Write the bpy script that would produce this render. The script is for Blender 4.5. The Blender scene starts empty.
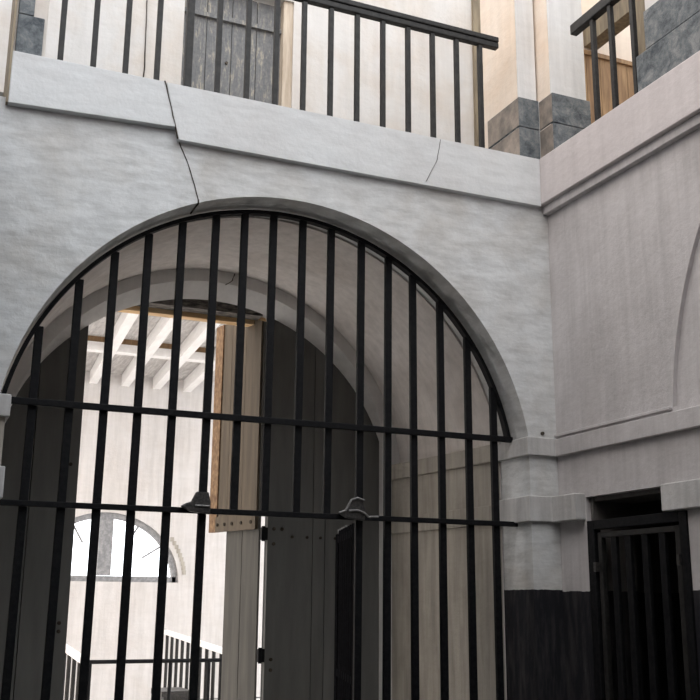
import bpy, bmesh, math, random
from mathutils import Vector, Matrix
from mathutils.geometry import tessellate_polygon
random.seed(7)
S = bpy.context.scene
COL = S.collection

# ------------------------------------------------------------------ camera
cam_data = bpy.data.cameras.new('camera')
cam = bpy.data.objects.new('camera', cam_data)
COL.objects.link(cam)
S.camera = cam
YAW, PITCH, ROLL, FPX = 0.40732591, 0.24073584, 0.00810526, 1024.6
cam_data.sensor_width = 36.0
cam_data.lens = 36.0 * FPX / 700.0
cam_data.clip_start = 0.05
fw = Vector((math.sin(YAW)*math.cos(PITCH), math.cos(YAW)*math.cos(PITCH), math.sin(PITCH)))
rt = fw.cross(Vector((0, 0, 1))).normalized()
up = rt.cross(fw)
r2 = rt*math.cos(ROLL) + up*math.sin(ROLL)
u2 = -rt*math.sin(ROLL) + up*math.cos(ROLL)
cam.matrix_world = Matrix(((r2.x, u2.x, -fw.x, 0.0), (r2.y, u2.y, -fw.y, 0.0), (r2.z, u2.z, -fw.z, 1.55), (0, 0, 0, 1)))

# ------------------------------------------------------------------ daylight
world = bpy.data.worlds.new('overcast_sky')
S.world = world
world.use_nodes = True
wn = world.node_tree.nodes
wl = world.node_tree.links
bg = wn['Background']
SKY_STRENGTH = 3.4
tcw = wn.new('ShaderNodeTexCoord')
sepw = wn.new('ShaderNodeSeparateXYZ')
rw = wn.new('ShaderNodeValToRGB')
wl.new(tcw.outputs['Generated'], sepw.inputs[0])
wl.new(sepw.outputs['X'], rw.inputs[0])
madd = wn.new('ShaderNodeMath'); madd.operation = 'MULTIPLY_ADD'
madd.inputs[1].default_value = .5; madd.inputs[2].default_value = .5
wl.new(sepw.outputs['X'], madd.inputs[0])
wl.new(madd.outputs[0], rw.inputs[0])
rw.color_ramp.elements[0].position = 0.12
rw.color_ramp.elements[0].color = (1.0, 0.90, 0.82, 1)
rw.color_ramp.elements[1].position = 0.5
rw.color_ramp.elements[1].color = (0.935, 0.965, 1.0, 1)
wl.new(rw.outputs[0], bg.inputs['Color'])
bg.inputs['Strength'].default_value = SKY_STRENGTH

S.view_settings.view_transform = 'Standard'
S.view_settings.look = 'None'
S.view_settings.gamma = 1.0
S.view_settings.use_curve_mapping = False
S.view_settings.exposure = 0.0

# ------------------------------------------------------------------ materials
def new_mat(name):
    m = bpy.data.materials.new(name)
    m.use_nodes = True
    nt = m.node_tree
    return m, nt.nodes, nt.links, nt.nodes['Principled BSDF']

def ramp(n, stops):
    r = n.new('ShaderNodeValToRGB')
    e = r.color_ramp.elements
    e[0].position, e[0].color = stops[0][0], (*stops[0][1], 1)
    e[1].position, e[1].color = stops[-1][0], (*stops[-1][1], 1)
    for p, c in stops[1:-1]:
        k = e.new(p)
        k.color = (*c, 1)
    return r

def noise(n, l, scale, stretch=(1, 1, 1), detail=6, rough=.6, dist=0.0):
    g = n.new('ShaderNodeNewGeometry')
    mp = n.new('ShaderNodeMapping')
    mp.inputs['Scale'].default_value = stretch
    l.new(g.outputs['Position'], mp.inputs['Vector'])
    t = n.new('ShaderNodeTexNoise')
    t.inputs['Scale'].default_value = scale
    t.inputs['Detail'].default_value = detail
    t.inputs['Roughness'].default_value = rough
    t.inputs['Distortion'].default_value = dist
    l.new(mp.outputs[0], t.inputs['Vector'])
    return t.outputs['Fac']

def mix(n, l, fac, a, b, mode='MIX'):
    m = n.new('ShaderNodeMix')
    m.data_type = 'RGBA'
    m.blend_type = mode
    if isinstance(fac, float):
        m.inputs[0].default_value = fac
    else:
        l.new(fac, m.inputs[0])
    for s, v in ((6, a), (7, b)):
        if isinstance(v, tuple):
            m.inputs[s].default_value = (*v, 1)
        else:
            l.new(v, m.inputs[s])
    return m.outputs[2]

def bump(n, l, b, h, strength=.3, dist=.01):
    k = n.new('ShaderNodeBump')
    k.inputs['Strength'].default_value = strength
    k.inputs['Distance'].default_value = dist
    l.new(h, k.inputs['Height'])
    l.new(k.outputs[0], b.inputs['Normal'])

def plaster(name, base, stain, streak=(4, 4, .35), amount=.5, dado=None, rough=.9, vert=.5):
    m, n, l, b = new_mat(name)
    patch = noise(n, l, 1.6, (1, 1, 1), 8, .62, .4)
    pr = ramp(n, [(.42, (0, 0, 0)), (.72, (1, 1, 1))])
    l.new(patch, pr.inputs[0])
    c = mix(n, l, pr.outputs[0], base, tuple(x*(1-amount)+y*amount for x, y in zip(base, stain)))
    st = noise(n, l, 3.2, streak, 7, .65, .15)
    sr = ramp(n, [(.40, (1, 1, 1)), (.75, (1-vert*.45,)*3)])
    l.new(st, sr.inputs[0])
    c = mix(n, l, 1.0, c, sr.outputs[0], 'MULTIPLY')
    br = noise(n, l, 4, (1, 1, 4), 7, .65, .6)          # brush marks of the limewash
    brr = ramp(n, [(.35, (.95, .95, .95)), (.62, (1, 1, 1))])
    l.new(br, brr.inputs[0])
    c = mix(n, l, 1.0, c, brr.outputs[0], 'MULTIPLY')
    if dado:
        g = n.new('ShaderNodeNewGeometry')
        sp = n.new('ShaderNodeSeparateXYZ')
        l.new(g.outputs['Position'], sp.inputs[0])
        wob = noise(n, l, 14, (1, 1, 1), 3)
        a = n.new('ShaderNodeMath'); a.operation = 'MULTIPLY_ADD'
        l.new(wob, a.inputs[0]); a.inputs[1].default_value = .02
        l.new(sp.outputs['Z'], a.inputs[2])
        lt = n.new('ShaderNodeMath'); lt.operation = 'LESS_THAN'
        l.new(a.outputs[0], lt.inputs[0]); lt.inputs[1].default_value = dado
        dk = noise(n, l, 6, (3, 3, .5), 6)
        dr = ramp(n, [(.45, (.012, .012, .016)), (.72, (.045, .043, .045)), (.85, (.2, .19, .18))])
        l.new(dk, dr.inputs[0])
        c = mix(n, l, lt.outputs[0], c, dr.outputs[0])
    l.new(c, b.inputs['Base Color'])
    b.inputs['Roughness'].default_value = rough
    b.inputs['Specular IOR Level'].default_value = .25
    h = noise(n, l, 22, (1, 1, 1), 6)
    bump(n, l, b, h, .35, .012)
    return m

def simple(name, c1, c2, scale=8, stretch=(1, 1, 1), rough=.6, metal=0.0, spec=.5, bumpy=.2, lo=.38, hi=.68):
    m, n, l, b = new_mat(name)
    f = noise(n, l, scale, stretch, 6)
    r = ramp(n, [(lo, c1), (hi, c2)])
    l.new(f, r.inputs[0])
    l.new(r.outputs[0], b.inputs['Base Color'])
    b.inputs['Roughness'].default_value = rough
    b.inputs['Metallic'].default_value = metal
    b.inputs['Specular IOR Level'].default_value = spec
    if bumpy:
        bump(n, l, b, f, bumpy, .006)
    return m

M_back = plaster('limewashed_plaster', (.70, .72, .73), (.50, .47, .43), (1.5, 1.5, 6), dado=1.648, amount=.7, vert=.7)
M_right = plaster('pinkish_plaster', (.585, .565, .57), (.43, .41, .41), dado=1.638, amount=.7, vert=.45)
M_fascia = plaster('fascia_plaster', (.68, .70, .71), (.58, .56, .55), (1.2, 1.2, 6), amount=.45, vert=.35)
M_fascia_r = plaster('pink_fascia_plaster', (.62, .58, .58), (.50, .46, .46), amount=.5, vert=.25)
M_vault = plaster('vault_plaster', (.72, .68, .655), (.52, .47, .43), amount=.7, vert=.5)
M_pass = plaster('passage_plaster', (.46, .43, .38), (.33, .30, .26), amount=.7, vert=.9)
M_band = plaster('band_plaster', (.60, .60, .60), (.42, .40, .385), amount=.7, vert=.7)
M_ring = plaster('pale_arch_plaster', (.80, .79, .78), (.66, .63, .61), amount=.4, vert=.3)
M_up = plaster('gallery_plaster', (.64, .63, .615), (.56, .49, .42), amount=.75, vert=.25)
M_pink = plaster('peach_plaster', (.78, .69, .60), (.72, .56, .42), amount=.7, vert=.2)
M_yard = plaster('yard_plaster', (.66, .64, .63), (.56, .515, .48), amount=.5, vert=.4)
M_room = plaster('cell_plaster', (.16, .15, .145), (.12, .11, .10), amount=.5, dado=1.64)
M_iron = simple('black_iron', (.003, .0035, .005), (.010, .010, .011), 30, rough=.6, metal=.0, spec=.15, bumpy=.4)
M_soot = simple('sooty_black_iron', (.002, .002, .003), (.006, .006, .008), 30, rough=.95, spec=.03, bumpy=.2)
M_scraped = simple('scraped_brown_stone', (.15, .135, .12), (.32, .27, .23), 8, rough=.85, bumpy=.4)
M_tan = simple('pale_tan_wood', (.42, .34, .26), (.60, .52, .42), 5, (4, 4, .5), rough=.8)
M_iron_r = simple('painted_rail_iron', (.010, .010, .010), (.026, .025, .024), 24, rough=.5, spec=.3, bumpy=.3)
M_door = simple('dark_door_paint', (.105, .105, .10), (.14, .14, .132), 3, (3, 3, .4), rough=.75, bumpy=.15)
M_leaf = simple('brown_door_paint', (.085, .064, .042), (.14, .108, .072), 3.5, (4, 4, .35), rough=.75, bumpy=.2)
M_leafgrey = simple('grey_brown_door_paint', (.07, .067, .06), (.11, .103, .09), 4, (4, 4, .35), rough=.75, bumpy=.2)
M_edge = simple('rusty_edge_strip', (.15, .08, .04), (.33, .21, .11), 40, (1, 1, .5), rough=.8)
M_wood = simple('sunlit_orange_wood', (.78, .50, .24), (.95, .72, .44), 5, (.6, 3, 3), rough=.8)  # orange wood, sunlight put into the colour by lightening it
M_dkwood = simple('dark_peeling_lintel_wood', (.05, .048, .045), (.30, .27, .24), 12, (1, 3, 4), rough=.9)  # dark grey wood mottled with paler peeling spots
M_white = simple('white_painted_wood', (.78, .76, .75), (.86, .85, .84), 5, (3, .5, 3), rough=.7, bumpy=.1)
M_deck = simple('grey_roof_boards', (.42, .40, .39), (.66, .64, .62), 6, (5, .6, 1), rough=.8)
M_brown = simple('brown_wainscot_wood', (.22, .13, .065), (.42, .27, .14), 5, (4, 4, .5), rough=.7)
M_olive = simple('olive_timber_and_return_shade', (.16, .13, .09), (.30, .25, .17), 5, (4, 4, .5), rough=.7)  # timber, and the painted shade on the left fascia return
M_floor = simple('worn_stone_floor', (.12, .115, .105), (.20, .19, .17), 4, rough=.85)
M_ground = simple('pale_yard_paving', (.68, .65, .62), (.78, .76, .73), 3, rough=.9)
M_crack = simple('crack_shade_and_bolt_dark', (.03, .025, .02), (.10, .085, .07), 20, rough=1, spec=.1)  # dark of open cracks and holes painted in; bolt heads share it
M_rust = simple('dark_iron_fitting', (.01, .01, .011), (.06, .055, .05), 60, rough=.45, spec=.6)
M_edgeI = simple('pale_spike_and_highlight_iron', (.10, .10, .10), (.30, .29, .28), 60, rough=.4, spec=.6)
M_flue = simple('grey_window_paint', (.20, .205, .215), (.34, .34, .35), 18, rough=.7)

def stone_mat():
    m, n, l, b = new_mat('blue_grey_stone_paint')
    a = noise(n, l, 9, (1, 1, 1), 9, .75, .25)
    r = ramp(n, [(.36, (.045, .055, .065)), (.5, (.13, .145, .155)), (.70, (.28, .285, .28))])
    l.new(a, r.inputs[0])
    l.new(r.outputs[0], b.inputs['Base Color'])
    b.inputs['Roughness'].default_value = .85
    bump(n, l, b, a, .5, .01)
    return m
M_stone = stone_mat()

def weathered():
    m, n, l, b = new_mat('weathered_grey_door_paint')
    a = noise(n, l, 9, (4, 4, .8), 9, .75, .5)
    r = ramp(n, [(.42, (.15, .155, .16)), (.54, (.20, .20, .20)), (.59, (.33, .31, .26)), (.75, (.46, .41, .33))])
    l.new(a, r.inputs[0])
    f = noise(n, l, 40, (1, 1, 1), 4)
    fr = ramp(n, [(.3, (.75, .75, .75)), (.6, (1, 1, 1))])
    l.new(f, fr.inputs[0])
    l.new(mix(n, l, 1.0, r.outputs[0], fr.outputs[0], 'MULTIPLY'), b.inputs['Base Color'])
    b.inputs['Roughness'].default_value = .85
    bump(n, l, b, a, .5, .008)
    return m
M_weather = weathered()

M_band2 = plaster('pillar_plaster', (.74, .745, .745), (.66, .62, .57), amount=.5, vert=.4)

# ------------------------------------------------------------------ mesh helpers
def box(bm, x0, x1, y0, y1, z0, z1):
    v = [bm.verts.new(p) for p in ((x0, y0, z0), (x1, y0, z0), (x1, y1, z0), (x0, y1, z0),
                                   (x0, y0, z1), (x1, y0, z1), (x1, y1, z1), (x0, y1, z1))]
    for f in ((0, 3, 2, 1), (4, 5, 6, 7), (0, 1, 5, 4), (1, 2, 6, 5), (2, 3, 7, 6), (3, 0, 4, 7)):
        bm.faces.new([v[i] for i in f])

def poly_prism(bm, pts, place0, place1):
    """solid between a 2D outline placed at two stations"""
    a = [bm.verts.new(place0(p)) for p in pts]
    b = [bm.verts.new(place1(p)) for p in pts]
    n = len(pts)
    for i in range(n):
        j = (i+1) % n
        bm.faces.new((a[i], a[j], b[j], b[i]))
    for t in tessellate_polygon([[Vector((p[0], p[1], 0)) for p in pts]]):
        bm.faces.new([a[i] for i in t])
        bm.faces.new([b[i] for i in reversed(t)])

def xz(bm, pts, y0, y1):
    poly_prism(bm, pts, lambda p: (p[0], y0, p[1]), lambda p: (p[0], y1, p[1]))

def yz(bm, pts, x0, x1):
    poly_prism(bm, pts, lambda p: (x0, p[0], p[1]), lambda p: (x1, p[0], p[1]))

def tube(bm, pts, r, n=10, cap=True):
    rings = []
    P = [Vector(p) for p in pts]
    for i, p in enumerate(P):
        d = (P[min(i+1, len(P)-1)] - P[max(i-1, 0)]).normalized()
        a = Vector((0, 0, 1)) if abs(d.z) < .9 else Vector((1, 0, 0))
        s = d.cross(a).normalized(); t = d.cross(s)
        rings.append([bm.verts.new(p + r*(math.cos(2*math.pi*k/n)*s + math.sin(2*math.pi*k/n)*t)) for k in range(n)])
    for A, B in zip(rings, rings[1:]):
        for k in range(n):
            bm.faces.new((A[k], A[(k+1) % n], B[(k+1) % n], B[k]))
    if cap:
        bm.faces.new(rings[0][::-1]); bm.faces.new(rings[-1])

def bar_between(bm, p, q, w, h):
    """rectangular bar from p to q, w across, h high"""
    p, q = Vector(p), Vector(q)
    d = (q-p).normalized()
    up_ = Vector((0, 0, 1)) if abs(d.z) < .95 else Vector((0, 1, 0))
    s = d.cross(up_).normalized()*w/2
    t = s.cross(d).normalized()*h/2
    v = [bm.verts.new(c) for c in (p-s-t, p+s-t, p+s+t, p-s+t, q-s-t, q+s-t, q+s+t, q-s+t)]
    for f in ((0, 3, 2, 1), (4, 5, 6, 7), (0, 1, 5, 4), (1, 2, 6, 5), (2, 3, 7, 6), (3, 0, 4, 7)):
        bm.faces.new([v[i] for i in f])

def obj(name, bm, mat, parent=None, bevel=0.0, smooth=False, loc=None):
    bmesh.ops.recalc_face_normals(bm, faces=bm.faces)
    me = bpy.data.meshes.new(name)
    if loc is not None:
        bmesh.ops.translate(bm, verts=bm.verts, vec=-Vector(loc))
    bm.to_mesh(me); bm.free()
    me.materials.append(mat)
    if smooth:
        for p in me.polygons:
            p.use_smooth = True
    o = bpy.data.objects.new(name, me)
    COL.objects.link(o)
    if parent:
        o.parent = parent
        pl = Vector((0, 0, 0)); q = parent
        while q:
            pl += q.location; q = q.parent
        o.location = (Vector(loc) if loc is not None else Vector((0, 0, 0))) - pl
    elif loc is not None:
        o.location = loc
    if bevel:
        m = o.modifiers.new('edge', 'BEVEL')
        m.width = bevel; m.segments = 2; m.limit_method = 'ANGLE'; m.angle_limit = math.radians(40)
    return o

def nb():
    return bmesh.new()

def thing(name, label, cat, loc, group=None):
    o = bpy.data.objects.new(name, None)
    o.empty_display_size = .1
    COL.objects.link(o)
    o.location = loc
    o['label'] = label; o['category'] = cat
    if group: o['group'] = group
    return o

def tag(o, label, cat, group=None):
    o['label'] = label; o['category'] = cat
    if group: o['group'] = group
    return o

def struct(o, label=None, cat=None):
    o['kind'] = 'structure'
    if label: o['label'] = label
    if cat: o['category'] = cat
    return o

def ribbon(pts, w, thick, parent=None, name='crack'):
    """a thin irregular dark strip painting the shade inside a crack, following points on a surface at y = const"""
    bm = nb()
    P = []
    for (a, b) in zip(pts, pts[1:]):
        for k in range(5):
            t = k/5
            P.append(Vector(a).lerp(Vector(b), t) + Vector((random.uniform(-.5, .5)*w, 0, random.uniform(-.4, .4)*w)))
    P.append(Vector(pts[-1]))
    L, Rr = [], []
    for i, p in enumerate(P):
        d = (P[min(i+1, len(P)-1)]-P[max(i-1, 0)]).normalized()
        s = Vector((d.z, 0, -d.x)) * w * random.uniform(.25, .6)
        L.append(p-s); Rr.append(p+s)
    rows = [[bm.verts.new(q + Vector((0, dy, 0))) for q in row] for row, dy in ((L, 0), (Rr, 0), (Rr, thick), (L, thick))]
    for i in range(len(P)-1):
        for k in range(4):
            A, B = rows[k], rows[(k+1) % 4]
            bm.faces.new((A[i], A[i+1], B[i+1], B[i]))
    return obj(name, bm, M_crack, parent)

def arc(cx, cz, R, half, z0=0.0, n=56):
    """opening outline: up the right jamb, over the arch, down the left jamb"""
    a0 = math.acos(min(1, half/R))
    pts = [(cx+half, z0)]
    for i in range(n+1):
        a = a0 + (math.pi-2*a0)*i/n
        pts.append((cx+R*math.cos(a), cz+R*math.sin(a)))
    pts.append((cx-half, z0))
    return pts

# ================================================================== STRUCTURE
# --- floors and ground
bm = nb(); box(bm, -3.0, 8.2, -4.0, 6.2, -.2, 0)
struct(obj('floor', bm, M_floor))
bm = nb(); box(bm, -3.0, 8.2, 6.2, 8.3, -.2, 0)
struct(obj('floor_passage', bm, M_ground))
bm = nb(); box(bm, -60, 70, 8.3, 90, -.25, -.02)
struct(obj('floor_yard', bm, M_ground))

# --- wall with the big arch
A_C, A_Z, A_R, A_H = 2.193, 2.352, 1.785, 1.757
bm = nb()
front = arc(A_C, A_Z, A_R, A_H)
out = [(-3.0, 0), (-3.0, 4.42), (4.5, 4.42), (4.5, 0)]
xz(bm, front[::-1] + [(4.5, 0), (4.5, 4.485), (-3.0, 4.485), (-3.0, 0)], 6.0, 6.378)
wall_back = struct(obj('wall_back', bm, M_back))

def loft_wall(name, mat, st0, st1, y0, y1, x0, x1, top):
    bm = nb()
    n = len(st0)
    rings = []
    for st, y in ((st0, y0), (st1, y1)):
        outer = [(x1, 0), (x1, top), (x0, top), (x0, 0)]
        poly = st[::-1] + outer
        vs = [bm.verts.new((p[0], y, p[1])) for p in poly]
        rings.append(vs)
        for t in tessellate_polygon([[Vector((p[0], p[1], 0)) for p in poly]]):
            bm.faces.new([vs[i] for i in t])
    A, B = rings
    m = len(A)
    for i in range(m):
        j = (i+1) % m
        bm.faces.new((A[i], A[j], B[j], B[i]))
    return struct(obj(name, bm, mat))

# vaulted passage, slightly narrowing, then the stepped ring and the door arch
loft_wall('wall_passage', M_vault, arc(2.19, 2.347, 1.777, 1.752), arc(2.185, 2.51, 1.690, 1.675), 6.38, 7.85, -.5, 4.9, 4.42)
loft_wall('wall_door_arch', M_ring, arc(2.185, 2.51, 1.588, 1.572), arc(2.185, 2.334, 1.648, 1.548), 7.85, 8.0, -.5, 4.9, 4.42)
loft_wall('wall_passage_rear', M_yard, arc(2.185, 2.334, 1.70, 1.60), arc(2.185, 2.334, 1.70, 1.60), 8.0, 8.28, -3.0, 9.0, 4.9)

# darker vertical faces of passage side walls are plain plaster below the spring
# --- impost bands: front pier, reveal, passage sides
def bands(bm, z0, z1, pr):
    # right pier: reveal, front face
    box(bm, 3.95-pr, 4.18, 6.0-pr, 6.38, z0, z1)
    # left pier
    box(bm, -3.0, .50, 6.0-pr, 6.38, z0, z1)
bm = nb(); bands(bm, 2.545, 2.672, .03)
struct(obj('trim_1', bm, M_band, bevel=.006))
bm = nb(); bands(bm, 2.09, 2.265, .03)
xz(bm, [(4.10, 2.09), (4.10, 2.265), (4.2, 2.265), (4.2, 2.09)], 5.70, 6.0)
struct(obj('trim_2', bm, M_band, bevel=.006))
bm = nb()
def side_band(bm, off, z0, z1, ya=6.38, yb=7.86):
    for s in (1, -1):
        def P(y, o): return (2.187 + s*(1.752 + (1.60-1.752)*(y-6.38)/1.47 - o), y)
        A, B = P(ya, off), P(yb, off)
        poly_prism(bm, [A, B, (B[0]+s*.12, yb), (A[0]+s*.12, ya)], lambda p: (p[0], p[1], z0), lambda p: (p[0], p[1], z1))
side_band(bm, .035, 2.548, 2.675)
side_band(bm, .028, 2.10, 2.235)
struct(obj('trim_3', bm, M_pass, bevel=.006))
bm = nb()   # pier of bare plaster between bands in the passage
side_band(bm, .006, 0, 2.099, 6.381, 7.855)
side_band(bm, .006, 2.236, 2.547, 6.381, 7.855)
struct(obj('wall_passage_side', bm, M_pass))

bm = nb(); box(bm, .40, .478, 6.002, 6.379, 0, 2.089); box(bm, .40, .478, 6.002, 6.379, 2.266, 2.544)
struct(obj('trim_18', bm, M_pass))

# --- right wall with the cell doorway and the blind arch
WX = 4.18
bm = nb()
yz(bm, [(-4, 0), (4.74, 0), (4.74, 2.24), (5.69, 2.24), (5.69, 0), (6.02, 0), (6.02, 2.70), (-4, 2.70)], WX, WX+.34)
na = []
for i in range(40):
    a = math.pi*.5*i/39*0.98 + .085
    na.append((2.367+2.43*math.cos(a), 2.5+2.43*math.sin(a)))
na = [p for p in na if p[1] < 4.40 and p[1] > 2.70]
yz(bm, [(4.79, 2.70), (6.02, 2.70), (6.02, 4.42), (na[-1][0]-.05, 4.42)] + na[::-1], WX, WX+.34)
box(bm, WX+.028, WX+.34, -4, 4.83, 2.70, 4.42)
struct(obj('wall_right', bm, M_right))
# string course and lip on the right wall
bm = nb()
box(bm, WX-.035, WX+.05, -4, 6.0, 2.545, 2.665)
struct(obj('trim_4', bm, M_right, bevel=.005))
bm = nb()
box(bm, WX-.02, WX+.05, 4.79, 6.0, 2.685, 2.705)
struct(obj('trim_5', bm, M_right, bevel=.004))
bm = nb()
box(bm, WX-.045, WX+.3, 0.5, 4.895, 2.085, 2.245)
struct(obj('trim_6', bm, M_band, bevel=.006))

# --- slab edges (fascias) of the gallery
FY, FX = 5.95, 4.10
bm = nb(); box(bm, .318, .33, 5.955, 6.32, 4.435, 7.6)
struct(obj('trim_return_shade', bm, M_olive))  # thin slab whose brown stands in for shade on the fascia return
bm = nb()
xz(bm, [(.33, 4.432), (1.355, 4.475), (1.262, 4.775), (.33, 4.775)], FY, 6.4)
struct(obj('trim_7', bm, M_fascia, bevel=.006))
bm = nb()
xz(bm, [(1.37, 4.395), (FX, 4.395), (FX, 4.77), (1.272, 4.775)], FY+.004, 6.4)
struct(obj('trim_8', bm, M_fascia, bevel=.006))
bm = nb()
box(bm, FX, WX+.3, -4, 6.4, 4.41, 4.775)
struct(obj('trim_9', bm, M_fascia_r, bevel=.006))
bm = nb()
box(bm, FX+.035, WX+.02, -4, 5.995, 4.345, 4.412)
struct(obj('trim_10', bm, M_right, bevel=.004))

# --- gallery floor slabs and walls upstairs
bm = nb()
box(bm, -3.0, 8.2, 6.38, 8.28, 4.42, 4.70)
box(bm, WX+.02, 8.2, -4, 6.38, 4.42, 4.70)
struct(obj('floor_gallery', bm, M_floor))
GY = 7.5
bm = nb()
box(bm, -3.0, 1.72, GY, GY+.25, 4.7, 7.6)
box(bm, 2.68, 4.46, GY, GY+.25, 4.7, 7.6)
box(bm, 1.72, 2.68, GY, GY+.25, 6.62, 7.6)
struct(obj('wall_gallery', bm, M_up))
bm = nb(); box(bm, 4.46, 4.58, GY-.03, GY+.25, 4.7, 7.6)
struct(obj('trim_11', bm, M_olive))
bm = nb(); box(bm, 4.58, 5.05, GY-.06, GY+.25, 4.7, 7.6); box(bm, 5.05, 8.2, 6.8, GY+.25, 4.7, 7.6)
struct(obj('wall_gallery_end', bm, M_pink))
bm = nb(); box(bm, 6.9, 7.1, -2.2, 6.8, 4.7, 7.6)
struct(obj('wall_gallery_right', bm, M_pink))
# wainscot seen through the right railing
bm = nb()
x = 5.04
while x < 6.88:
    box(bm, x, min(x+.145, 6.89), 6.76, 6.80, 4.7, 6.31)
    x += .15
box(bm, 5.03, 6.89, 6.74, 6.80, 6.31, 6.35)
struct(obj('trim_12', bm, M_brown))
# side and rear walls of the court (behind the photographer)
bm = nb(); box(bm, -2.0, -1.8, -2.2, 8.28, 0, 8.0); struct(obj('wall_left', bm, M_right))
bm = nb(); box(bm, -1.8, .08, -2.2, 5.99, 4.42, 4.775); box(bm, .08, 4.09, -2.2, 1.9, 4.42, 4.775); struct(obj('floor_gallery_sky_block', bm, M_fascia_r))  # left gallery slab plus unseen front slab stretched to cut low sky light
bm = nb(); box(bm, -2.0, 8.2, -2.4, -2.2, 0, 8.0); struct(obj('wall_front', bm, M_right))

# --- upstairs door
d = nb()
w = (2.60-1.72)/4
for k in range(4):
    box(d, 1.72+k*w+.003, 1.72+(k+1)*w-.003, GY+.10, GY+.14, 4.7, 6.6)
door1 = struct(obj('door_1', d, M_weather, bevel=.004))
bm = nb()
box(bm, 1.72, 2.60, GY+.07, GY+.10, 6.33, 6.37)
obj('rail', bm, M_weather, door1)
bm = nb()
box(bm, 2.595, 2.68, GY+.02, GY+.2, 4.7, 6.62)
box(bm, 1.69, 1.725, GY+.02, GY+.2, 4.7, 6.62)
fr = obj('door_frame', bm, M_tan, door1)
for (px_, pz_) in ((1.86, 5.62), (2.12, 5.95)):
    bm = nb(); tube(bm, [(px_, GY+.105, pz_), (px_, GY+.085, pz_)], .012, 12)
    obj('knot_hole', bm, M_crack, door1)

# --- pillars upstairs
def pillar(label, shafts, bases, mat, side=None):
    x0, x1, y0, y1 = shafts[0][:4]
    t = thing('pillar', label, 'pillar', ((x0+x1)/2, (y0+y1)/2, 4.77))
    bm = nb()
    for s in shafts: box(bm, *s, 4.77, 7.6)
    obj('shaft', bm, mat, t, bevel=.006)
    if side:
        bm = nb(); box(bm, *side, 4.77, 7.6)
        obj('side_render', bm, M_pink, t)['label'] = 'peach coloured side face'
    for b_ in bases:
        bm = nb(); box(bm, *b_)
        blk = obj('stone_block', bm, M_stone, t, bevel=.006)
        if side:
            bm = nb(); box(bm, b_[0]-.003, b_[0], b_[2]+.008, b_[3]-.008, b_[4]+.008, b_[5]-.008)
            obj('scraped_face', bm, M_scraped, blk)['label'] = 'scraped brown-grey side face'
    return t
pillar('narrow white pillar at the far left end of the balcony, stepped grey stone base', [(.33, .52, 5.99, 6.3)],
       [(.342, .50, 5.975, 6.2, 4.77, 5.045), (.342, .435, 5.978, 6.2, 5.05, 5.40)], M_up)
pillar('pale pillar left of the corner crack, on two dark stone blocks', [(3.955, 4.118, 5.99, 6.50)],
       [(3.94, 4.118, 5.965, 6.42, 4.77, 5.01), (3.94, 4.118, 5.965, 6.42, 5.015, 5.255)], M_band2, (3.948, 3.954, 6.0, 6.5))
pillar('pillar right of the corner crack with grey stone base', [(4.14, 4.46, 5.83, 6.30)],
       [(4.13, 4.475, 5.805, 6.30, 4.77, 5.01), (4.13, 4.475, 5.805, 6.30, 5.015, 5.255)], M_band2, (4.134, 4.139, 5.84, 6.29))
pillar('wide pillar at the right edge on big dark stone blocks', [(4.2, 4.8, 2.6, 4.82)],
       [(4.16, 4.84, 2.5, 4.895, 4.77, 5.075), (4.165, 4.84, 2.5, 4.80, 5.08, 5.36)], M_up)
bm = nb(); box(bm, 4.1185, 4.1295, 5.975, 6.2, 4.77, 5.26)
struct(obj('trim_17', bm, M_up))
# brown upright and sloping beam behind the right railing
bm = nb(); box(bm, 4.9, 5.0, 5.57, 5.78, 4.7, 7.6)
tag(obj('timber_post', bm, M_olive, loc=(4.95, 5.67, 4.7)), 'brown timber post between the right railing and the dark stone blocks', 'post')
bm = nb(); box(bm, 5.2, 5.34, 4.9, 6.795, 6.41, 6.72)
tag(obj('timber_beam', bm, M_olive, loc=(5.27, 5.9, 6.41)), 'brown timber beam running away behind the right railing', 'beam')

# --- cell behind the right doorway
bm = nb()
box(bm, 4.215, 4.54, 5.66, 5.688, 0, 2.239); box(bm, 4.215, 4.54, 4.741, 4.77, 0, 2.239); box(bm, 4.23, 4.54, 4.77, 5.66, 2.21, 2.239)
struct(obj('trim_dark_lining', bm, M_room))  # dark lining added over jambs and head so the reveals read darker
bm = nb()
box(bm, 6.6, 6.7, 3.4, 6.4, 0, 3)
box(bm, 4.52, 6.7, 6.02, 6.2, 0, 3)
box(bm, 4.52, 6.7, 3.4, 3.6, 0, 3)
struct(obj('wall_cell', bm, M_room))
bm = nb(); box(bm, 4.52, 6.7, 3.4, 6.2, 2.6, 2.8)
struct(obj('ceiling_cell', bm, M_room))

# ================================================================== BIG ARCHED GATE
GYY = 6.21
G_C, G_Z, G_R = 2.19, 2.347, 1.768
gate = thing('arched_gate', 'black iron gate of upright bars filling the big arch', 'gate', (2.19, GYY, 0))
bx = [.628, .842, 1.047, 1.253, 1.468, 1.69, 1.897, 2.10, 2.312, 2.523, 2.742, 2.95, 3.16, 3.376, 3.593, 3.797]
for i, x in enumerate(bx):
    top = G_Z + math.sqrt(max(0, (G_R-.015)**2-(x-G_C)**2))
    z0 = 2.087 if 6 <= i <= 9 else 0.0
    lean = .020*(top-z0)/4.1 if i < 12 else 0      # the old bars are not quite plumb
    bm = nb()
    sh = .010 if i < 8 and z0 == 0 else 0
    xz(bm, [(x-sh-.0245, z0), (x-sh+.0245, z0), (x+lean+.0245, top), (x+lean-.0245, top)], GYY-.012, GYY+.02)
    obj('bar', bm, M_iron, gate, bevel=.004)
bm = nb()
n = 72
a0 = math.acos(1.738/G_R)
pr_, = (None,)
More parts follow.
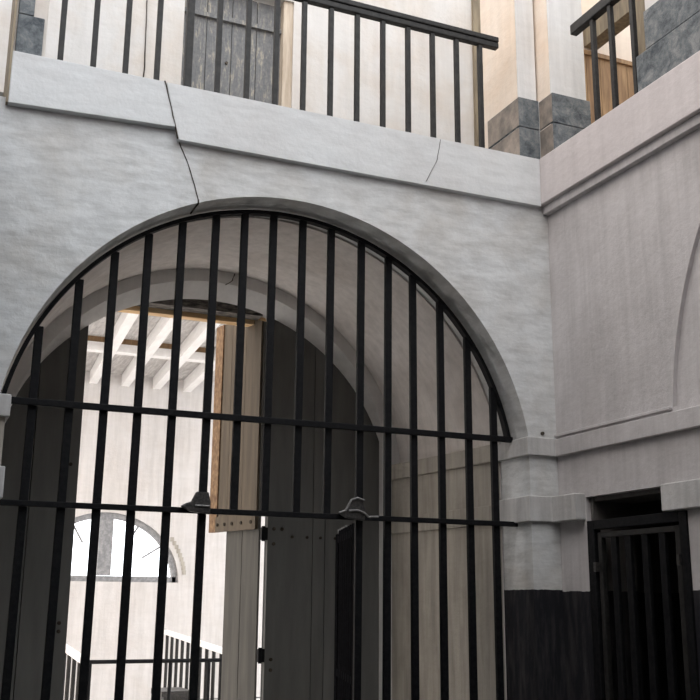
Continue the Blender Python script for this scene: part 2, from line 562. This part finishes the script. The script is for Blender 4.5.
for i in range(n):
    a, b = a0+(math.pi-2*a0)*i/n, a0+(math.pi-2*a0)*(i+1)/n
    q = []
    for yy in (GYY-.022, GYY+.03):
        for ang in (a, b):
            for R in (G_R-.026, G_R):
                q.append(bm.verts.new((G_C+R*math.cos(ang), yy, G_Z+R*math.sin(ang))))
    for f in ((0, 2, 3, 1), (4, 5, 7, 6), (0, 4, 6, 2), (1, 3, 7, 5), (0, 1, 5, 4), (2, 6, 7, 3)):
        bm.faces.new([q[k] for k in f])
bmesh.ops.remove_doubles(bm, verts=bm.verts, dist=1e-5)
obj('arched_frame', bm, M_iron, gate)
for z, x0, x1, hh in ((2.676, .47, 3.93, .020), (2.083, .47, 3.955, .017)):
    bm = nb(); box(bm, x0, x1, GYY-.04, GYY-.012, z-hh, z+hh)
    obj('cross_rail', bm, M_iron, gate, bevel=.004)
# hasps on the lower cross rail
for x, label in ((1.668, None), (2.705, 'arched hasp with pale painted highlight along its edge')):
    bm = nb()
    xz(bm, [(x-.125, 2.105), (x-.09, 2.125), (x-.06, 2.135), (x-.035, 2.185), (x-.03, 2.195), (x+.045, 2.195), (x+.06, 2.14), (x+.06, 2.06), (x-.07, 2.075)], GYY-.075, GYY-.041)
    h_ = obj('hasp', bm, M_rust, gate, bevel=.006)
    bm = nb()
    if label:
        tube(bm, [(x-.13, GYY-.085, 2.105), (x-.085, GYY-.085, 2.12), (x-.045, GYY-.085, 2.19), (x, GYY-.085, 2.205), (x+.05, GYY-.085, 2.19)], .007, 8)
        tube(bm, [(x-.06, GYY-.085, 2.12), (x, GYY-.085, 2.125), (x+.05, GYY-.085, 2.11), (x+.08, GYY-.085, 2.085), (x+.15, GYY-.085, 2.09)], .007, 8)
        h_['label'] = label
    else:
        tube(bm, [(x-.04, GYY-.08, 2.11), (x+.05, GYY-.08, 2.11)], .006, 8)
    obj('hasp_rim_highlight', bm, M_edgeI, h_)  # pale tubes drawn in place of a highlight on the hasps

# wicket, swung inwards
HX, HY = 2.765, 6.255
ang = math.atan2(.95, .27)
wk = thing('wicket_gate', 'black barred wicket standing open edge-on inside the big gate', 'gate', (HX, HY, 0))
def wp(t, z): return (HX+t*math.cos(ang), HY+t*math.sin(ang), z)
for t in (.12, .24, .36, .48, .60, .72, .84):
    bm = nb(); bar_between(bm, wp(t, .08), wp(t, 2.06), .035, .035)
    obj('bar', bm, M_soot, wk)
for t in (.02, .985):
    bm = nb(); bar_between(bm, wp(t, .04), wp(t, 2.04), .045, .045)
    obj('stile', bm, M_soot, wk)
bm = nb(); bar_between(bm, wp(.0, 1.0), wp(1.0, 1.0), .006, 1.94)
obj('sheet_panel', bm, M_soot, wk)
for z in (.08, 1.05, 2.0):
    bm = nb(); bar_between(bm, wp(.0, z), wp(1.0, z), .03, .05)
    obj('cross_rail', bm, M_soot, wk)
for t in (.55, .66, .77, .88, .99):
    bm = nb(); bar_between(bm, wp(t, 2.045), wp(t+.03, 2.075), .02, .018)
    obj('spike', bm, M_edgeI, wk)

# ================================================================== TIMBER DOORS IN THE INNER ARCH
DY = 8.004
def arch_z(x): return 2.334+math.sqrt(max(0, 1.655**2-(x-2.185)**2))
def leaf(name, x0, x1, seams):
    bm = nb()
    xs = [x0] + seams + [x1]
    for a, b in zip(xs, xs[1:]):
        pts = [(a+.003, 0.02)]
        m = 8
        pts.append((b-.003, 0.02))
        for k in range(m+1):
            x = (b-.003) + (a-b+.006)*k/m
            pts.append((x, arch_z(x)-.004))
        xz(bm, pts, DY, DY+.05)
    o = struct(obj(name, bm, M_door, bevel=.002))
    bm = nb()
    xz(bm, [(x0, .02), (x1, .02)] + [(x1+(x0-x1)*k/12, arch_z(x1+(x0-x1)*k/12)-.006) for k in range(13)], DY+.051, DY+.065)
    obj('back_board', bm, M_door, o)
    return o
L = leaf('door_2', .62, 1.205, [.86, 1.07])
for z in (1.32, 1.38, 2.55):
    bm = nb(); tube(bm, [(1.14, DY+.004, z), (1.14, DY-.012, z)], .014, 10)
    obj('bolt_head', bm, M_crack, L)
R_ = leaf('door_3', 2.735, 3.75, [3.13, 3.24, 3.52])
for z in (1.02, 1.10, 2.0, 2.12):
    for x in ((2.79, 2.86) if z > 2 else (2.79,)):
        bm = nb(); tube(bm, [(x, DY+.004, z), (x, DY-.012, z)], .014, 10)
        obj('bolt_head', bm, M_crack, R_)
for x in (2.95, 3.08, 3.2, 3.33, 3.5):
    bm = nb(); tube(bm, [(x, DY+.004, 2.06), (x, DY-.01, 2.06)], .012, 10)
    obj('bolt_head', bm, M_crack, R_)
for z in (1.13, 2.08, 3.42):
    bm = nb(); box(bm, 2.688, 2.74, DY+.0, DY+.04, z-.05, z+.05); tube(bm, [(2.705, DY+.01, z-.06), (2.705, DY+.01, z+.06)], .015, 10)
    obj('hinge', bm, M_iron, R_)

# inner leaf folded back towards the yard: lit brown face
LHX, LHY, LS, LC = 2.70, 8.085, -.283, .959
def fold(bm, t0, t1, z0, zt, n0, n1):
    """slab along the open leaf from t0 to t1, between offsets n0 and n1 of its face"""
    def Q(p, n): return (LHX+LS*p[0]-LC*n, LHY+LC*p[0]+LS*n, p[1])
    m = 6
    pts = [(t0, z0), (t1, z0)] + [(t1+(t0-t1)*k/m, zt(t1+(t0-t1)*k/m)) for k in range(m+1)]
    poly_prism(bm, pts, lambda p: Q(p, n0), lambda p: Q(p, n1))
def ztop(t): return arch_z(2.72-t)-.02
door4 = nb()
fold(door4, .0, .24, .02, ztop, -.01, .01)
fold(door4, .246, .485, .02, ztop, -.01, .01)
D4 = struct(obj('door_4', door4, M_leafgrey, bevel=.003))
bm = nb(); fold(bm, .02, .24, 2.12, ztop, .011, .03); fold(bm, .244, .46, 2.12, ztop, .011, .03); fold(bm, .464, .60, 2.12, ztop, .011, .03)
obj('sheathing', bm, M_leaf, D4)['label'] = 'lit brown boarding on the upper half'
bm = nb(); fold(bm, .602, .72, 2.12, ztop, .0, .04)
obj('edge_strip', bm, M_edge, D4)['label'] = 'rusty orange edge strip'
bm = nb(); fold(bm, .02, .62, 2.12, lambda t: 2.25, .0305, .04)
sb = obj('bottom_board', bm, M_leaf, D4)
for t in (.08, .22, .36, .47, .58):
    bm = nb()
    c = Vector((LHX+LS*t-LC*.04, LHY+LC*t+LS*.04, 2.18)); d_ = Vector((-LC, LS, 0))
    tube(bm, [c, c+d_*.008], .014, 10)
    obj('bolt_head', bm, M_crack, sb)

# lintel timber above the opening
bm = nb()
xz(bm, [(1.30, 3.915), (2.66, 3.915), (2.66, 3.93), (2.45, 4.02), (1.7, 4.02), (1.30, 3.97)], 8.055, 8.2)
tag(obj('lintel', bm, M_dkwood, loc=(2.0, 8.12, 3.9)), 'dark peeling timber lintel under the crown of the inner arch', 'lintel')
bm = nb(); box(bm, 1.30, 2.74, 8.205, 8.3, 3.875, 3.99)
tag(obj('timber_beam', bm, M_wood, loc=(2.0, 8.25, 3.9)), 'bright orange timber strip right behind the peeling lintel', 'beam')

# ================================================================== YARD BEYOND
YW = 17.0
WCX, WCZ, WRX, WRZ = 3.07, 1.83, 1.22, 1.10
bm = nb()
half = [(WCX+WRX*math.cos(math.pi*i/40), WCZ+WRZ*math.sin(math.pi*i/40)) for i in range(41)]
xz(bm, [(-12, WCZ), (-12, 5.6), (18, 5.6), (18, WCZ)] + half, YW, YW+.4)
box(bm, -12, 18, YW, YW+.4, 0, WCZ)
struct(obj('wall_yard', bm, M_yard))
win = struct(tag(thing('window_1', 'half-round barred window glaring in the far white wall', 'window', (WCX, YW, WCZ)), 'half-round barred window glaring in the far white wall', 'window'))
bm = nb()
for i in range(40):
    q = []
    for yy in (YW+.05, YW+.16):
        for j in (i, i+1):
            for f_ in (1.0, .92):
                a = math.pi*j/40
                q.append(bm.verts.new((WCX+WRX*f_*math.cos(a), yy, WCZ+WRZ*f_*math.sin(a))))
    for f in ((0, 2, 3, 1), (4, 5, 7, 6), (0, 4, 6, 2), (1, 3, 7, 5), (0, 1, 5, 4), (2, 6, 7, 3)):
        bm.faces.new([q[k] for k in f])
bmesh.ops.remove_doubles(bm, verts=bm.verts, dist=1e-5)
obj('frame', bm, M_flue, win)
bm = nb(); box(bm, WCX-WRX*.97, WCX+WRX*.97, YW+.05, YW+.16, WCZ, WCZ+.09); obj('sill', bm, M_flue, win)
bm = nb(); box(bm, WCX-.11, WCX+.11, YW+.03, YW+.18, WCZ+.1, WCZ+WRZ*.93); obj('mullion', bm, M_flue, win)
for a_ in (35, 62, 118, 145):
    a = math.radians(a_)
    bm = nb(); bar_between(bm, (WCX+WRX*.62*math.cos(a), YW+.1, WCZ+WRZ*.62*math.sin(a)), (WCX+WRX*.95*math.cos(a), YW+.1, WCZ+WRZ*.95*math.sin(a)), .03, .03)
    obj('glazing_bar', bm, M_flue, win)
bm = nb()
for k in range(9):
    a = math.radians(8+k*3.4)
    box(bm, WCX+(WRX+.10)*math.cos(a)-.03, WCX+(WRX+.10)*math.cos(a)+.03, YW-.012, YW+.01, WCZ-.04+(WRZ+.12)*math.sin(a), WCZ+.03+(WRZ+.12)*math.sin(a))
obj('broken_moulding', bm, M_pass, win)['label'] = 'chipped moulding at the right end'

# verandah roof: rafters, boards, beams
RZ = 5.03
locs = ['leftmost of the white rafters above the yard', 'second white rafter from the left above the yard',
        'third white rafter from the left above the yard', 'white rafter just left of the brown folded door leaf',
        'white rafter mostly behind the brown door leaf']
for k in range(5):
    x = 1.85+.53*k
    bm = nb(); bar_between(bm, (x-.02, 11.67, RZ+.10), (x+.31, 16.99, RZ+.10), .13, .20)
    tag(obj('rafter', bm, M_white, loc=(x, 14, RZ)), locs[k], 'rafter', 'white rafters over the yard')
bm = nb()
y = 11.4
while y < 16.9:
    box(bm, .8, 6.5, y, min(y+.29, 17.0), RZ+.21, RZ+.24)
    y += .30
struct(obj('ceiling_yard', bm, M_deck))
bm = nb()
for k in range(-2, 7):
    xr = 1.85+.53*k+.165
    box(bm, xr+.068, xr+.462, 14.55, 14.72, RZ+.0, RZ+.12)
struct(obj('trim_13', bm, M_white))
bm = nb()
for k in range(-2, 7):
    xr = 1.85+.53*k+.165
    box(bm, xr+.068, xr+.462, 14.60, 14.66, RZ+.12, RZ+.21)
struct(obj('trim_14', bm, M_brown))
bm = nb(); box(bm, .8, 6.5, 11.5, 11.64, RZ-.02, RZ+.20)
tag(obj('timber_beam', bm, M_wood, loc=(3.6, 11.6, RZ)), 'orange raw timber beam carrying the near ends of the rafters', 'beam')
for k, x in enumerate((.95, 6.3)):
    bm = nb(); box(bm, x-.08, x+.08, 11.5, 11.66, 0, RZ-.02)
    tag(obj('timber_post', bm, M_wood, loc=(x, 11.58, 0)), ['timber post under the left end of the yard beam', 'timber post under the right end of the yard beam'][k], 'post')

# railings in the yard
rl = thing('railing', 'dark horizontal rail with sparse uprights across the yard opening', 'railing', (2.6, 11.5, 0))
bm = nb(); tube(bm, [(1.97, 11.5, .905), (4.2, 11.5, .905)], .022, 10); obj('handrail', bm, M_iron, rl)
bm = nb(); tube(bm, [(1.97, 11.5, .12), (4.2, 11.5, .12)], .018, 10); obj('bottom_rail', bm, M_iron, rl)
for x in (1.99, 2.855, 3.29, 3.44, 4.18):
    bm = nb(); tube(bm, [(x, 11.5, 0), (x, 11.5, .90)], .02, 8); obj('baluster', bm, M_iron, rl)
def white_rail(label, p, q, nbal, step):
    p, q = Vector(p), Vector(q)
    t = thing('railing', label, 'railing', (p.x, p.y, 0))
    bm = nb(); bar_between(bm, p, q, .07, .06); obj('handrail', bm, M_white, t)
    for k in range(nbal):
        c = p.lerp(q, (k+.5)/nbal)
        bm = nb(); tube(bm, [(c.x, c.y, 0), (c.x, c.y, c.z-.03)], .024, 8); obj('baluster', bm, M_iron_r, t)
    return t
white_rail('white topped railing at the left side, beside the dark door leaf', (1.93, 11.6, .92), (1.95, 13.6, 1.02), 5, .16)
white_rail('white topped railing with dark balusters receding at the right', (3.60, 11.6, .96), (3.87, 16.0, 1.08), 11, .17)
bm = nb(); box(bm, 2.97, 3.27, 12.2, 12.7, 0, .47)
box(bm, 2.94, 3.30, 12.17, 12.73, .47, .53)
tag(obj('low_box', bm, M_rust, loc=(3.12, 12.4, 0)), 'low dark box behind the yard rail', 'box')

# ================================================================== BALCONY RAILINGS
RY = 6.07
r1 = thing('balcony_railing', 'long black iron railing above the big arch', 'railing', (2.0, RY, 4.77))
for k in range(16):
    x = .620 + k*.2035
    w = .017 if k != 4 else .024
    bm = nb(); box(bm, x-w, x+w, RY-w, RY+w, 4.74, 5.67); obj('baluster', bm, M_iron_r, r1, bevel=.003)
bm = nb(); box(bm, .52, 3.83, RY-.025, RY+.025, 5.675, 5.72)
obj('handrail', bm, M_iron_r, r1, bevel=.006)
bm = nb(); box(bm, .52, 3.83, RY-.032, RY+.032, 5.722, 5.765)
obj('handrail_cap', bm, M_iron_r, r1, bevel=.008)
RXX = 4.21
r2_ = thing('balcony_railing', 'short black iron railing at the upper right, ending by the corner pillar', 'railing', (RXX, 5.3, 4.77))
for k, y in enumerate((5.58, 5.385, 5.185, 4.955)):
    if k == 0: continue
    bm = nb(); box(bm, RXX-.017, RXX+.017, y-.017, y+.017, 4.74, 5.64); obj('baluster', bm, M_iron_r, r2_, bevel=.003)
bm = nb(); box(bm, RXX-.03, RXX+.03, 4.80, 5.62, 5.64, 5.72); obj('handrail', bm, M_iron_r, r2_, bevel=.008)

# ================================================================== CELL GATE
cg = thing('cell_gate', 'black iron barred door in the dark doorway at lower right', 'gate', (4.2, 5.2, 0))
bm = nb()
box(bm, 4.165, 4.22, 5.60, 5.675, 0, 2.08); box(bm, 4.165, 4.22, 4.725, 4.79, 0, 2.08); box(bm, 4.165, 4.22, 4.79, 5.60, 2.02, 2.08)
obj('outer_frame', bm, M_iron, cg, bevel=.004)
bm = nb()
box(bm, 4.18, 4.215, 5.545, 5.585, .03, 2.0); box(bm, 4.18, 4.215, 4.805, 4.845, .03, 2.0); box(bm, 4.18, 4.215, 4.845, 5.545, 1.965, 2.0)
box(bm, 4.18, 4.215, 4.845, 5.545, .03, .08)
obj('leaf_frame', bm, M_iron_r, cg, bevel=.004)
for y in (5.43, 5.29, 5.13, 4.97):
    bm = nb(); box(bm, 4.185, 4.21, y-.028, y+.028, .03, 1.97); obj('bar', bm, M_iron, cg, bevel=.003)
for y, z in ((5.59, 1.78), (4.80, 1.80)):
    bm = nb(); box(bm, 4.15, 4.18, y-.012, y+.012, z-.03, z+.03); obj('hinge', bm, M_rust, cg)

# ================================================================== CRACKS AND SMALL MARKS
ribbon([(1.262, 5.945, 4.78), (1.30, 5.945, 4.65), (1.365, 5.945, 4.40)], .006, .02, wall_back)
ribbon([(1.385, 5.994, 4.40), (1.45, 5.994, 4.26), (1.53, 5.994, 4.02)], .005, .02, wall_back)
ribbon([(3.26, 5.95, 4.765), (3.23, 5.95, 4.6), (3.14, 5.95, 4.42)], .0025, .02, wall_back)
ribbon([(1.40, 7.49, 5.2), (1.42, 7.49, 5.7), (1.405, 7.49, 6.3)], .008, .02, wall_back)
bm = nb()
tube(bm, [(4.06, 6.0, 2.705), (4.06, 5.985, 2.705)], .012, 10); tube(bm, [(4.12, 5.975, 2.19), (4.12, 5.955, 2.19)], .009, 10)
obj('nail_hole', bm, M_crack, wall_back)

bm = nb(); yz(bm, [(5.998, 4.0), (6.19, 4.0), (6.19, 4.03), (5.998, 4.03)], 1.524, 1.533)
obj('crack', bm, M_crack, wall_back)
wall_ring = bpy.data.objects['wall_door_arch']
ribbon([(2.264, 7.846, 4.09), (2.314, 7.844, 4.12), (2.335, 7.842, 4.19)], .008, .01, wall_ring)
